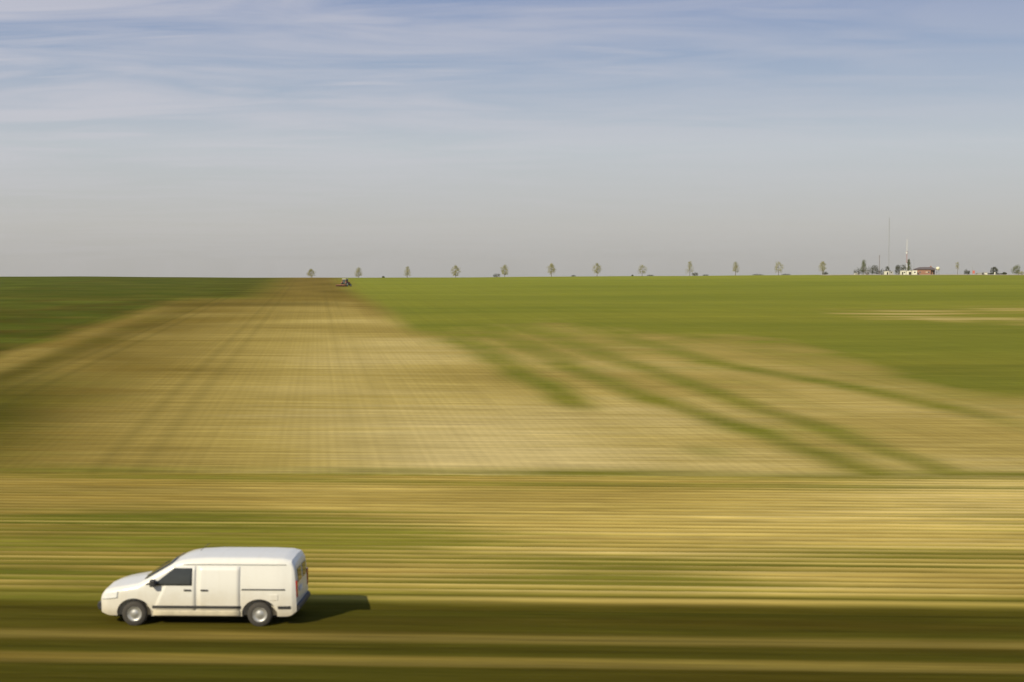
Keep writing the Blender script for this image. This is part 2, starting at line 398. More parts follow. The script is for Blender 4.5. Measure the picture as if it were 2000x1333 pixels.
def ground_mat():
    s = NT('field_soil_and_crop'); tcn = s.n('ShaderNodeTexCoord'); sp = s.n('ShaderNodeSeparateXYZ'); s.l(tcn.outputs['Object'], sp.inputs[0])
    X, Y, Z = sp.outputs
    S = s.math('MULTIPLY_ADD', X, TR, Y); P = s.math('MULTIPLY_ADD', Y, KP, X)
    def attr(n):
        a = s.n('ShaderNodeAttribute'); a.attribute_name = n; return a.outputs['Fac']
    g, pale, dark = attr('green'), attr('pale'), attr('dark')
    # streaks along the track direction, stretched to imitate motion blur
    fine = s.noise(s.comb(s.math('MULTIPLY', X, .10), s.math('MULTIPLY', S, 1.9)), 1, 4, .65)
    fine2 = s.noise(s.comb(s.math('MULTIPLY', X, .05), s.math('MULTIPLY', S, .55)), 1, 5, .62)
    # wide streaks for the far ground
    wide = s.noise(s.comb(s.math('MULTIPLY', X, .012), s.math('MULTIPLY', Y, .10)), 1, 5, .6)
    near = s.mapr(S, 62.2, 62.7, 1, 0)
    rowsz = s.math('MULTIPLY', s.mapr(S, 61.2, 61.9, 1, 0), s.mapr(S, 38.1, 38.5, 0, 1))
    # sown rows: near ones along the track, the others running up the rise
    cr = s.math('MULTIPLY', s.math('SUBTRACT', S, 38.3), 2*math.pi/.70)
    rid = s.math('FLOOR', s.math('MULTIPLY', s.math('SUBTRACT', S, 38.3), 1/.70))
    wn_ = s.n('ShaderNodeTexWhiteNoise', noise_dimensions='1D'); s.l(rid, wn_.inputs['W'])
    row = s.math('MULTIPLY_ADD', s.math('COSINE', cr), .5, .5)
    rowl = s.noise(s.comb(s.math('MULTIPLY', X, .05), rid), 1, 2, .5)
    pr = s.math('MULTIPLY_ADD', s.math('COSINE', s.math('MULTIPLY', P, 2*math.pi/.5)), .5, .5)
    pr2 = s.noise(s.comb(s.math('MULTIPLY', P, 1.1), s.math('MULTIPLY', Y, .006)), 1, 3, .7)
    pr3 = s.noise(s.comb(s.math('MULTIPLY', P, .35), s.math('MULTIPLY', Y, .004), 4.0), 1, 2, .6)
    tram = s.math('MAXIMUM', s.mapr(s.math('ABSOLUTE', s.math('SUBTRACT', s.math('MODULO', s.math('ADD', P, 303.0), 12.0), 5.0)), .25, .5, 1, 0),
                  s.mapr(s.math('ABSOLUTE', s.math('SUBTRACT', s.math('MODULO', s.math('ADD', P, 303.0), 12.0), 7.0)), .25, .5, 1, 0))
    # green amount broken up by streaks
    br = s.math('SUBTRACT', s.math('ADD', s.math('MULTIPLY', fine2, .8), s.math('MULTIPLY', wide, .6)), .70)
    g1 = s.math('ADD', g, s.math('MULTIPLY', br, .9))
    g1 = s.math('ADD', g1, s.math('MULTIPLY', s.math('MULTIPLY', s.math('SUBTRACT', row, .45), rowsz), -.75))
    g1 = s.math('ADD', g1, s.math('MULTIPLY', s.math('MULTIPLY', s.math('SUBTRACT', wn_.outputs[0], .5), rowsz), .42))
    g1 = s.mapr(g1, .08, .82)
    # soil / straw colour
    pl = s.math('ADD', pale, s.math('MULTIPLY', s.math('SUBTRACT', fine2, .5), .9))
    pl = s.math('ADD', pl, s.math('MULTIPLY', s.math('MULTIPLY', s.math('SUBTRACT', row, .5), rowsz), .55), clamp=True)
    soil = s.mix(s.mapr(pl, 0, .55), (.205, .146, .030), (.400, .305, .085))
    soil = s.mix(s.mapr(pl, .5, 1.2), soil, (.61, .485, .215))
    # crop colour, brighter on the rise
    farn = s.mapr(s.math('POWER', s.mapr(Y, 55, 560), .6), 0, 1)
    crop = s.mix(farn, (.125, .112, .018), (.245, .275, .036))
    crop = s.mix(s.mapr(wide, .35, .65), crop, s.mix(.5, crop, (.235, .215, .028)))
    crop = s.mix(s.mapr(s.noise(s.comb(s.math('MULTIPLY', X, .006), s.math('MULTIPLY', Y, .03), 2.0), 1, 3), .4, .65, 0, .45), crop, (.13, .155, .02))
    col = s.mix(g1, soil, crop)
    # dark dense growth, and the vignette-like darkening painted at the left
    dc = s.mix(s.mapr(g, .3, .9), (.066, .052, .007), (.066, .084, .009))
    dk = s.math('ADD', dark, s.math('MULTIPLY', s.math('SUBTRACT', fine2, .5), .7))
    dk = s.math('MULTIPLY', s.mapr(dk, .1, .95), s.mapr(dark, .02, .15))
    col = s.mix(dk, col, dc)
    # rows and tramlines
    far1 = s.mapr(S, 61.3, 62.3)
    k = s.math('MULTIPLY', s.math('MULTIPLY', pr, far1), s.mapr(g1, .3, .7, .11, .04))
    col = s.mix(k, col, s.mix(.5, col, (.05, .04, .012)))
    k = s.math('MULTIPLY', s.mapr(pr2, .35, .7), s.math('MULTIPLY', far1, s.mapr(wide, .35, .65, .10, .34)))
    col = s.mix(k, col, s.mix(.5, col, (.06, .045, .012)))
    k = s.math('MULTIPLY', s.math('MULTIPLY', tram, far1), s.mapr(P, -24, 12, .20, .03))
    col = s.mix(k, col, (.07, .065, .015))
    # fine streak contrast
    k = s.mapr(fine, .3, .7, .84, 1.14)
    hsv = s.n('ShaderNodeMix', data_type='RGBA', blend_type='MULTIPLY'); hsv.inputs[0].default_value = 1
    s.l(col, hsv.inputs[6]); s.l(s.comb(k, k, k), hsv.inputs[7]); col = hsv.outputs[2]
    k = s.mapr(wide, .3, .7, .88, 1.1)
    hs2 = s.n('ShaderNodeMix', data_type='RGBA', blend_type='MULTIPLY'); hs2.inputs[0].default_value = 1
    s.l(col, hs2.inputs[6]); s.l(s.comb(k, k, k), hs2.inputs[7]); col = hs2.outputs[2]
    k = s.math('MULTIPLY', s.math('MULTIPLY', s.mapr(row, .45, .0), rowsz), .62)
    col = s.mix(k, col, (.105, .078, .012))
    # stalks and clods drawn out into fine irregular streaks, as if motion-blurred
    fn = s.noise(s.comb(s.math('MULTIPLY', X, .22), s.math('MULTIPLY', S, 5.5), 6.0), 1, 4, .7)
    fn2 = s.noise(s.comb(s.math('MULTIPLY', X, .09), s.math('MULTIPLY', S, 1.6), 9.0), 1, 4, .65)
    k = s.math('MULTIPLY', s.mapr(fn, .32, .68, .80, 1.20), s.mapr(fn2, .3, .7, .80, 1.18))
    k = s.math('ADD', s.math('MULTIPLY', s.math('SUBTRACT', k, 1), s.mapr(Y, 60, 140, 1, .35)), 1)
    hs3 = s.n('ShaderNodeMix', data_type='RGBA', blend_type='MULTIPLY'); hs3.inputs[0].default_value = 1
    s.l(col, hs3.inputs[6]); s.l(s.comb(k, k, k), hs3.inputs[7]); col = hs3.outputs[2]
    # thin dry-straw rows standing out here and there
    k = s.math('MULTIPLY', s.math('MULTIPLY', s.mapr(wn_.outputs[0], .82, .95), rowsz), s.math('MULTIPLY', s.mapr(row, .62, .97), s.mapr(rowl, .35, .6, .15, .75)))
    col = s.mix(k, col, (.60, .46, .14))
    s.l(col, s.b.inputs['Base Color']); s.b.inputs['Roughness'].default_value = .95; s.b.inputs['Specular IOR Level'].default_value = 0
    bp = s.n('ShaderNodeBump'); bp.inputs['Strength'].default_value = .35; bp.inputs['Distance'].default_value = .12
    s.l(fine, bp.inputs['Height']); s.l(bp.outputs[0], s.b.inputs['Normal'])
    return s.m
gm = ground_mat()
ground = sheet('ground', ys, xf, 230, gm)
tag(ground, kind='structure')
me = ground.data
A = {k: me.attributes.new(k, 'FLOAT', 'POINT') for k in ('green', 'pale', 'dark')}
def soft(x, y):     # averages the field pattern along x, a motion-like smear put into the colour
    y_ = max(y, 40); w_ = .010*y_ if y_ > 62 else 1.6
    q = [fields(x + k*w_, y) for k in (-1, -.5, 0, .5, 1)]
    return [sum(t[i] for t in q)/5 for i in range(3)]
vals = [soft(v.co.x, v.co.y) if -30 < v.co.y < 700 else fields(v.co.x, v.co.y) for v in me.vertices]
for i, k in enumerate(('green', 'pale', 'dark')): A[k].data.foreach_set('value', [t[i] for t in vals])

# pale farm road along the skyline on the right
bm = bmesh.new(); prev = None
for i in range(61):
    x = 128 + i*1.6; y0 = 584 + 3*math.sin(i/19)
    row = [bm.verts.new((x, y0+k*3.2, height(x, y0+k*3.2)+.05)) for k in range(5)]
    if prev:
        for k in range(4): bm.faces.new((prev[k], row[k], row[k+1], prev[k+1]))
    prev = row
dm = mat('pale_dirt', (.40, .33, .19), .95, var=.2, vs=.4)
tag(build('dirt_road', bm, dm), kind='structure')

# ------------------------------------------------------------------ the white van
def lerp_tab(tab, x):
    if x <= tab[0][0]: return tab[0][1]
    for (a, p), (b, q) in zip(tab, tab[1:]):
        if x <= b: 
            t = (x-a)/(b-a); return p+(q-p)*t
    return tab[-1][1]
TOP = [(-2.25, .62), (-2.22, .80), (-2.12, .94), (-1.9, 1.02), (-1.55, 1.09), (-1.32, 1.14), (-1.2, 1.22), (-.55, 1.66), (-.38, 1.735), (-.15, 1.78), (.3, 1.81), (1.5, 1.81), (1.95, 1.79), (2.13, 1.74), (2.2, 1.60), (2.235, 1.2), (2.25, .7)]
BOT = [(-2.25, .42), (-2.2, .32), (-2.0, .26), (2.1, .27), (2.25, .40)]
WID = [(-2.25, .62), (-2.2, .74), (-2.05, .84), (-1.7, .90), (-1.2, .915), (1.9, .915), (2.15, .89), (2.25, .84)]
def halfw(x, z):
    W = lerp_tab(WID, x)
    t = max(0, (z-.95)/.86)
    W -= .13*t**1.5
    if z < .5: W -= .05*((.5-z)/.25)**2
    return W
def ring(x, n=14):
    zt, zb = lerp_tab(TOP, x), lerp_tab(BOT, x)
    rt = min(.16, (zt-zb)*.3); pts = []
    zs = [zb, zb+.02] + [zb+.02+(zt-rt-zb-.02)*i/8 for i in range(1, 9)]
    pts.append((halfw(x, zb)-.06, zb))
    for z in zs[1:]: pts.append((halfw(x, z), z))
    W = halfw(x, zt-rt)
    for i in range(1, 6):
        a = math.pi/2*i/5; pts.append((W-rt*1.1*(1-math.cos(a)), zt-rt+rt*math.sin(a)))
    W2 = pts[-1][0]; cr_ = .03 if x > -.6 else .045
    for f in (.66, .33): pts.append((W2*f, zt+cr_*(1-f)))
    pts.append((0, zt+cr_))
    return pts
def van_body():
    bm = bmesh.new()
    xs = sorted(set([t[0] for t in TOP] + [-2.235, -2.17, -2.0, -1.75, -1.4, -1.0, -.8, 0, .7, 1.1, 1.75, 2.05, 2.18, 2.22] + [t[0] for t in WID]))
    prev = None
    for x in xs:
        h = ring(x); full = [(-y, z) for y, z in h] + [(y, z) for y, z in h[-2::-1]]
        row = [bm.verts.new((x, y, z)) for y, z in full]; n = len(row)
        if prev:
            for i in range(n): bm.faces.new((prev[i], prev[(i+1) % n], row[(i+1) % n], row[i]))
        else: bm.faces.new(row)
        prev = row
    bm.faces.new(prev[::-1])
    return bm
van = empty('van', (-7.85, 36.08, 0), R(-1.6))
van.location.z = -.03; van.scale = (1.11, 1, .95)
tag(van, 'white panel van driving left along the track below the crop rows', 'van')
body = build('body', van_body(), M['white'], van, smooth=True)
AX = (-1.42, 1.42); WR = .33
# cut the wheel arches
cb = bmesh.new()
for ax in AX:
    for s_ in (-1, 1):
        lathe_y(cb, (ax, s_*.93, WR+.02), [(0, -.27), (.40, -.27), (.40, .27), (0, .27)], 36)
cut = build('arch_cut', cb, M['dark'])
mo = body.modifiers.new('b', 'BOOLEAN'); mo.object = cut; mo.operation = 'DIFFERENCE'; mo.solver = 'EXACT'
body.parent = None
dg = bpy.context.evaluated_depsgraph_get(); nm_ = bpy.data.meshes.new_from_object(body.evaluated_get(dg))
body.modifiers.clear(); body.data = nm_; body.parent = van
bpy.data.objects.remove(cut)
body.data.materials.clear(); body.data.materials.append(M['white'])
for p in body.data.polygons: p.use_smooth = True; p.material_index = 0
try:
    body.data.set_sharp_from_angle(angle=R(38))
except Exception: pass
def side_patch(bm, pts, side, off, inset=None):
    """polygon in (x,z) laid on the van's side, subdivided to follow it"""
    n = 10
    # pts: list of four corners (x,z): bottom-front, bottom-rear, top-rear, top-front
    g_ = []
    for j in range(n+1):
        r_ = []
        for i in range(n+1):
            a, b = i/n, j/n
            x = (pts[0][0]*(1-a)+pts[1][0]*a)*(1-b)+(pts[3][0]*(1-a)+pts[2][0]*a)*b
            z = (pts[0][1]*(1-a)+pts[1][1]*a)*(1-b)+(pts[3][1]*(1-a)+pts[2][1]*a)*b
            r_.append(bm.verts.new((x, side*(halfw(x, z)+off), z)))
        g_.append(r_)
    for j in range(n):
        for i in range(n):
            f = (g_[j][i], g_[j][i+1], g_[j+1][i+1], g_[j+1][i]); bm.faces.new(f if side < 0 else f[::-1])
    ed = [e for e in bm.edges if len(e.link_faces) == 1]
    return g_
def patch_obj(name, pts, side, m, off=.006, parent=None):
    bm = bmesh.new(); side_patch(bm, pts, side, off)
    o = build(name, bm, m, parent, smooth=True)
    so_ = o.modifiers.new('s', 'SOLIDIFY'); so_.thickness = .012; so_.offset = 0
    return o
for s_ in (-1, 1):
    d = patch_obj('door', [(-1.02, .40), (-.02, .40), (-.02, 1.60), (-.52, 1.60)], s_, M['white'], .004, van)
    patch_obj('window', [(-1.00, 1.10), (-.10, 1.10), (-.10, 1.55), (-.50, 1.55)], s_, M['glass'], .012, d)
    bm = bmesh.new(); y = s_*(halfw(-.2, .98)+.02); box(bm, -.28, -.12, y-.014, y+.014, .965, 1.0)
    build('handle', bm, M['plastic'], d)
    patch_obj('quarter_window', [(-1.16, 1.12), (-1.05, 1.12), (-1.03, 1.16), (-1.10, 1.16)], s_, M['glass'], .010, van)
    patch_obj('rub_strip', [(-1.0, .50), (1.0, .50), (1.0, .57), (-1.0, .57)], s_, M['plastic'], .014, van)
    patch_obj('rear_strip', [(1.84, .50), (2.12, .50), (2.12, .57), (1.84, .57)], s_, M['plastic'], .014, van)
    patch_obj('sill', [(-.98, .30), (.98, .30), (.98, .44), (-.98, .44)], s_, M['sill'], .010, van)
    sd = patch_obj('sliding_door', [(.03, .40), (.98, .40), (.98, 1.60), (.03, 1.60)], s_, M['white'], .004, van)
    bm = bmesh.new(); y = s_*(halfw(.12, .98)+.02); box(bm, .10, .26, y-.014, y+.014, .965, 1.0); build('handle', bm, M['plastic'], sd)
    patch_obj('door_rail', [(1.02, .99), (2.0, .99), (2.0, 1.02), (1.02, 1.02)], s_, M['plastic'], .008, van)
    bm = bmesh.new(); y = s_*(halfw(1.75, .80)+.004); box(bm, 1.66, 1.84, y-.008, y+.008, .72, .88); build('fuel_flap', bm, M['white'], van, bevel=.006)
    patch_obj('roof_rail_seam', [(-.30, 1.632), (2.02, 1.632), (2.02, 1.645), (-.30, 1.645)], s_, M['plastic'], .004, van)
    # door mirror
    bm = bmesh.new(); box(bm, -1.02, -.90, min(s_*.93, s_*1.10), max(s_*.93, s_*1.10), 1.09, 1.27); mi = build('mirror', bm, M['plastic'], van, bevel=.025)
    # lamps
    bm = bmesh.new()
    side_patch(bm, [(-2.17, .70), (-1.80, .76), (-1.78, .93), (-2.08, .88)], s_, .008); hl = build('headlight', bm, M['lamp'], van, smooth=True)
    so_ = hl.modifiers.new('s', 'SOLIDIFY'); so_.thickness = .02; so_.offset = 0
    bm = bmesh.new(); box(bm, 2.215, 2.262, min(s_*.70, s_*.83), max(s_*.70, s_*.83), .78, 1.22); build('tail_light', bm, M['red'], van, bevel=.01)
# windscreen
bm = bmesh.new(); prev = None
for i in range(9):
    x = -1.19 + i*(.60/8); h = lerp_tab(TOP, x); row = []
    for j in range(11):
        k = (2*j/10-1); wv = halfw(x, h-.12)-.13
        row.append(bm.verts.new((x-.006, k*wv, h + .045*(1-k*k) + .012)))
    if prev:
        for j in range(10): bm.faces.new((prev[j], row[j], row[j+1], prev[j+1]))
    prev = row
ws = build('windscreen', bm, M['glass'], van, smooth=True); q = ws.modifiers.new('s', 'SOLIDIFY'); q.thickness = .012; q.offset = 0
bm = bmesh.new()
bm.free()
for y_ in (-.35, .3):
    bm = bmesh.new(); tube(bm, (-1.24, y_, 1.24), (-1.0, y_+.42, 1.41), .012); build('wiper', bm, M['plastic'], van)
# bumpers, grille, rear doors
bm = bmesh.new(); poly_prism(bm, [(-2.275, .40), (-2.31, .50), (-2.29, .60), (-2.20, .62), (-2.12, .40)], 'y', -.72, .72); build('front_bumper', bm, M['plastic'], van, bevel=.02)
bm = bmesh.new(); poly_prism(bm, [(2.28, .40), (2.32, .48), (2.30, .58), (2.20, .60), (2.15, .40)], 'y', -.80, .80); build('rear_bumper', bm, M['plastic'], van, bevel=.02)
bm = bmesh.new(); box(bm, -2.262, -2.23, -.42, .42, .66, .76); build('grille', bm, M['plastic'], van, bevel=.008)
for a, b in ((-.655, -.006), (.006, .655)):
    bm = bmesh.new(); 
    pts = [(2.254, .62), (2.258, .7), (2.245, 1.2), (2.212, 1.58), (2.19, 1.58), (2.22, .62)]
    poly_prism(bm, pts, 'y', a, b); rd = build('rear_door', bm, M['white'], van, bevel=.006)
    bm = bmesh.new(); poly_prism(bm, [(2.251, 1.14), (2.222, 1.50), (2.21, 1.50), (2.235, 1.14)], 'y', a+.07, b-.07)
    for v in bm.verts: v.co.x += .006
    build('window', bm, M['glass'], rd, bevel=.004)
bm = bmesh.new(); box(bm, 2.262, 2.272, -.50, -.10, .88, .99); build('number_plate', bm, M['plate'], van)
bm = bmesh.new(); tube(bm, (-.1, 0, 1.84), (.12, 0, 2.05), .006); build('aerial', bm, M['plastic'], van)
bm = bmesh.new(); box(bm, -1.95, 1.95, -.62, .62, .20, .60); build('underbody', bm, M['dark'], van)
for ax in AX:
    for s_ in (-1, 1):
        wh = empty('wheel', (ax, s_*.80, WR)); wh.parent = van; wh.scale = (.95/1.11, 1, 1)
        prof = [(.20, -.09), (.30, -.095), (.325, -.06), (.33, 0), (.325, .06), (.30, .095), (.20, .09)]
        bm = bmesh.new(); lathe_y(bm, (0, 0, 0), prof, 32); build('tyre', bm, M['rubber'], wh, smooth=True)
        bm = bmesh.new(); lathe_y(bm, (0, 0, 0), [(0, s_*.06), (.06, s_*.075), (.09, s_*.05), (.17, s_*.055), (.205, s_*.09), (.205, -s_*.09)], 32)
        build('rim', bm, M['rim'], wh, smooth=True)

# ------------------------------------------------------------------ tractor on the brown headland
YT = 350
while CZ-height(gx(676, YT), YT) > (560-V0)/F*YT: YT += 1
tx = gx(676, YT); tractor = empty('tractor', (tx, YT, height(tx, YT)), R(62)); tractor.scale = (.85,)*3
tag(tractor, 'small red tractor with pale cab roof working near the crest', 'tractor')
def tb(name, m, fn, parent=tractor, bevel=0, smooth=False):
    bm = bmesh.new(); fn(bm); return build(name, bm, m, parent, smooth, bevel)
tb('hood', M['tred'], lambda b: poly_prism(b, [(.2, .85), (2.15, .85), (2.2, 1.35), (1.9, 1.6), (.2, 1.75)], 'y', -.38, .38), bevel=.06)
tb('chassis', M['dark'], lambda b: box(b, -1.2, 2.0, -.28, .28, .55, .9))
cab = tb('cab', M['tglass'], lambda b: poly_prism(b, [(-1.15, 1.1), (.3, 1.1), (.35, 1.8), (.15, 2.55), (-1.1, 2.55)], 'y', -.72, .72), bevel=.04)
tb('cab_roof', M['troof'], lambda b: box(b, -1.3, .42, -.85, .85, 2.55, 2.78), cab, .06)
for x0, x1 in ((-1.18, -1.12), (.33, .17)):
    for y_ in (-.74, .74): tb('cab_post', M['tred'], lambda b: tube(b, (x0, y_, 1.1), (x1, y_, 2.56), .05), cab)
for s_ in (-1, 1):
    tb('fender', M['tred'], lambda b: poly_prism(b, [(-1.6, 1.3), (-1.3, 1.65), (-.6, 1.72), (-.05, 1.4), (-.1, 1.32), (-.6, 1.62), (-1.25, 1.56), (-1.52, 1.27)], 'y', s_*.75-.28*(s_ < 0)*1.0, s_*.75+.28*(s_ > 0)*1.0+.0001), bevel=0)
def twheel(x, y_, r, w_):
    wh = empty('wheel', (x, y_, r)); wh.parent = tractor
    bm = bmesh.new(); lathe_y(bm, (0, 0, 0), [(r*.55, -w_/2), (r*.95, -w_/2), (r, -w_/4), (r, w_/4), (r*.95, w_/2), (r*.55, w_/2)], 28); build('tyre', bm, M['rubber'], wh)
    bm = bmesh.new(); lathe_y(bm, (0, 0, 0), [(0, -w_/3), (r*.3, -w_/3), (r*.57, -w_/2.4), (r*.57, w_/2.4), (r*.3, w_/3), (0, w_/3)], 24); build('rim', bm, M['troof'], wh)
for s_ in (-1, 1): twheel(-.8, s_*.95, .82, .46); twheel(1.6, s_*.85, .5, .32)
tb('exhaust', M['dark'], lambda b: tube(b, (1.1, .25, 1.6), (1.1, .25, 2.5), .05))
def harrow(b):
    tube(b, (-1.2, 0, .7), (-2.3, 0, .6), .08)
    box(b, -2.6, -2.3, -1.9, 1.9, .55, .75); box(b, -3.6, -3.4, -1.9, 1.9, .5, .68)
    for y_ in (-1.6, 0, 1.6): box(b, -3.5, -2.4, y_-.07, y_+.07, .56, .7)
    for k in range(10):
        for xx in (-2.45, -3.5):
            y_ = -1.8+k*3.6/9; lathe_y(b, (xx, y_, .28), [(0, 0), (.28, .03), (.28, .05), (0, .06)], 14); tube(b, (xx, y_, .3), (xx, y_, .62), .03)
tb('disc_harrow', M['rust'], harrow)

# ------------------------------------------------------------------ trees and bushes
def leaves(bm, c, rad, n, size, rng, shape=None):
    for _ in range(n):
        while True:
            p = Vector((rng.uniform(-1, 1), rng.uniform(-1, 1), rng.uniform(-1, 1)))
            if p.length < 1: break
        p = Vector((p.x*rad[0], p.y*rad[1], p.z*rad[2])) + Vector(c)
        a = Vector((rng.gauss(0, 1), rng.gauss(0, 1), rng.gauss(0, 1))).normalized(); b = a.orthogonal().normalized()
        b = Matrix.Rotation(rng.uniform(0, 6.28), 3, a) @ b; cc = a.cross(b)
        s_ = size*rng.uniform(.6, 1.3)
        vs = [bm.verts.new(p + b*s_*x + cc*s_*.55*y + a*s_*.12*abs(x)) for x, y in ((-.5, 0), (0, -.5), (.55, 0), (0, .5))]
        bm.faces.new(vs)
def make_tree(name, h, clear, cw, seed, leafm, dens=1.0, shape='oval', leaf=.24, loc=(0, 0, 0)):
    """h total height, clear trunk height, cw crown width"""
    rng = random.Random(seed); t = empty(name, loc)
    tb_ = bmesh.new(); cb_ = bmesh.new()
    pts = [Vector((0, 0, -.3))]; k = 7
    for i in range(1, k+1): pts.append(Vector((rng.uniform(-.06, .06)*i/2, rng.uniform(-.06, .06)*i/2, h*.93*i/k)))
    r0 = .02*h
    for i in range(k): tube(tb_, pts[i], pts[i+1], r0*(1-i/k*.85), r0*(1-(i+1)/k*.85), 7)
    H = h-clear; nb = int(15*dens)+6
    for i in range(nb):
        f = (i+.5)/nb; z = clear + H*f*.92
        prof = {'oval': math.sin(math.pi*min(1, (f*.9+.1)))**.7, 'cone': 1-f*.85, 'round': math.sin(math.pi*(f*.8+.15))**.6, 'top': .4+.8*f*(1.15-f)}[shape]
        r = cw/2*prof*rng.uniform(.55, 1.12); a = i*2.4+rng.uniform(-.5, .5)
        b0 = Vector((0, 0, max(clear*.8, z-.12*H))); b1 = Vector((r*.8*math.cos(a), r*.8*math.sin(a), z))
        tube(tb_, b0, b1, .008*h*(1-f*.6), .003*h, 5)
        cr = cw*.17*rng.uniform(.7, 1.3)
        leaves(cb_, b1, (cr, cr, cr*rng.uniform(.8, 1.4)), int(46*dens), leaf, rng)
        if rng.random() < .6: leaves(cb_, b1*.6+Vector((0, 0, z*.4)), (cr*.8,)*3, int(24*dens), leaf, rng)
    leaves(cb_, (0, 0, h-.25), (.16*cw, .16*cw, .35), int(30*dens), leaf, rng)
    build('trunk', tb_, M['bark'], t); build('crown', cb_, leafm, t)
    return t
def make_bush(name, wdt, h, seed, leafm, loc=(0, 0, 0), n=500, leaf=.22, dep=None):
    rng = random.Random(seed); t = empty(name, loc); cb_ = bmesh.new(); tb_ = bmesh.new(); dep = dep or wdt*.6
    k = max(4, int(wdt*2.2))
    for i in range(k):
        x = (-.5+(i+.5)/k)*wdt*.86; e = 1-abs(2*x/wdt)**2.2
        hh = h*(.55+.45*e)*rng.uniform(.75, 1.05); y_ = rng.uniform(-.3, .3)*dep
        tube(tb_, (0, 0, -.2), (x, y_, hh*.7), .05, .02, 5)
        leaves(cb_, (x, y_, hh*.52), (wdt/k*.95, dep*.42, hh*.5), int(n/k), leaf, rng)
    build('stem', tb_, M['bark'], t); build('foliage', cb_, leafm, t)
    return t

variants = [make_tree('young_tree', 5.6, 1.6, 3.7, 11+i, M['leafA'], d, sh) for i, (d, sh) in enumerate([(1.0, 'oval'), (.85, 'cone'), (1.05, 'oval'), (.8, 'round'), (.6, 'cone')])]
# u, top v, width factor, variant, label
row = [(608, 525, 1.0, 0, 'leftmost young tree of the skyline row, crown resting on the brown crest'),
       (701, 522, 1.12, 1, 'young tree just right of the tractor in the skyline row'),
       (796, 520, .95, 1, 'narrow pointed young tree third from the left in the skyline row'),
       (890, 518, 1.0, 2, 'oval young tree in the skyline row, next left of the one by the dark bush'),
       (986, 517, 1.0, 2, 'young skyline tree close to the right of the first round dark bush'),
       (1077, 514, 1.0, 0, 'sixth young tree from the left in the skyline row, full oval crown'),
       (1166, 514, 1.0, 2, 'young skyline tree seventh from the left, crown clear of the crest'),
       (1254, 517, 1.0, 3, 'shortest young tree of the skyline row, dark rounded crown'),
       (1347, 510, 1.1, 4, 'thin gappy young tree standing over the second dark bush'),
       (1436, 511, 1.05, 1, 'pointed young tree between the two right-hand dark bushes, nearer the middle one'),
       (1520, 511, 1.05, 3, 'broad topped young tree, second from the right of the evenly spaced row'),
       (1606, 510, .95, 0, 'young tree of the row beside the last small dark bush')]
GR = 'young trees spaced along the skyline'
used = set()
for i, (u, vt, wf, k, lab) in enumerate(row):
    y = 612 + (u-608)*.05; x = gx(u, y); base = height(x, y)
    o = variants[k] if k not in used else copy_tree(variants[k])
    used.add(k)
    o.location = (x, y, base-.05); hh = ztop(vt, y)-base; o.scale = (wf*1.2, wf*1.2, hh/5.75); o.rotation_euler = (0, 0, i*1.9)
    tag(o, lab, 'tree', GR)
def place(u, y): x = gx(u, y); return (x, y, height(x, y))
def hpx(n, y): return n*y/F
# bushes along the skyline
for u, y, wpx, hp, s_, lab in [(970, 604, 15, 9, 1, 'round dark bush on the skyline left of the fifth young tree'),
                          (1357, 606, 12, 8, 2, 'dark bush on the skyline under the thin gappy tree'),
                          (1611, 606, 11, 7, 3, 'small dark bush at the foot of the last tree in the row'),
                          (749, 603, 5, 4, 4, 'tiny dark bush alone on the skyline between the second and third trees')]:
    b = make_bush('bush', hpx(wpx, y), hpx(hp, y), s_, M['leafD'], place(u, y), 420, .24); tag(b, lab, 'bush', 'dark bushes on the skyline')
# low scrub that just breaks the skyline
for u, wpx, hp, s_, lab in [(1120, 9, 3, 31, 'low strip of scrub on the skyline between the sixth and seventh trees'),
                        (1235, 4, 3, 32, 'tiny scrub patch on the skyline left of the shortest tree'),
                        (1270, 14, 3.2, 33, 'low scrub strip on the skyline just right of the shortest tree'),
                        (1378, 12, 2.8, 34, 'low scrub right of the bush under the thin tree'),
                        (1480, 24, 3, 35, 'long low scrub between the tenth and eleventh trees of the row'),
                        (1535, 18, 3, 36, 'low scrub at the foot of the broad topped tree')]:
    loc = list(place(u, 603)); b = make_bush('scrub', hpx(wpx, 603), hpx(hp, 603), s_, M['leafD'], loc, 260, .2, 1.5)
    tag(b, lab, 'scrub', 'low scrub along the skyline')

# ------------------------------------------------------------------ compound on the right
YC = 612
def px(n): return n*YC/F
def at(u, y=YC): return place(u, y)
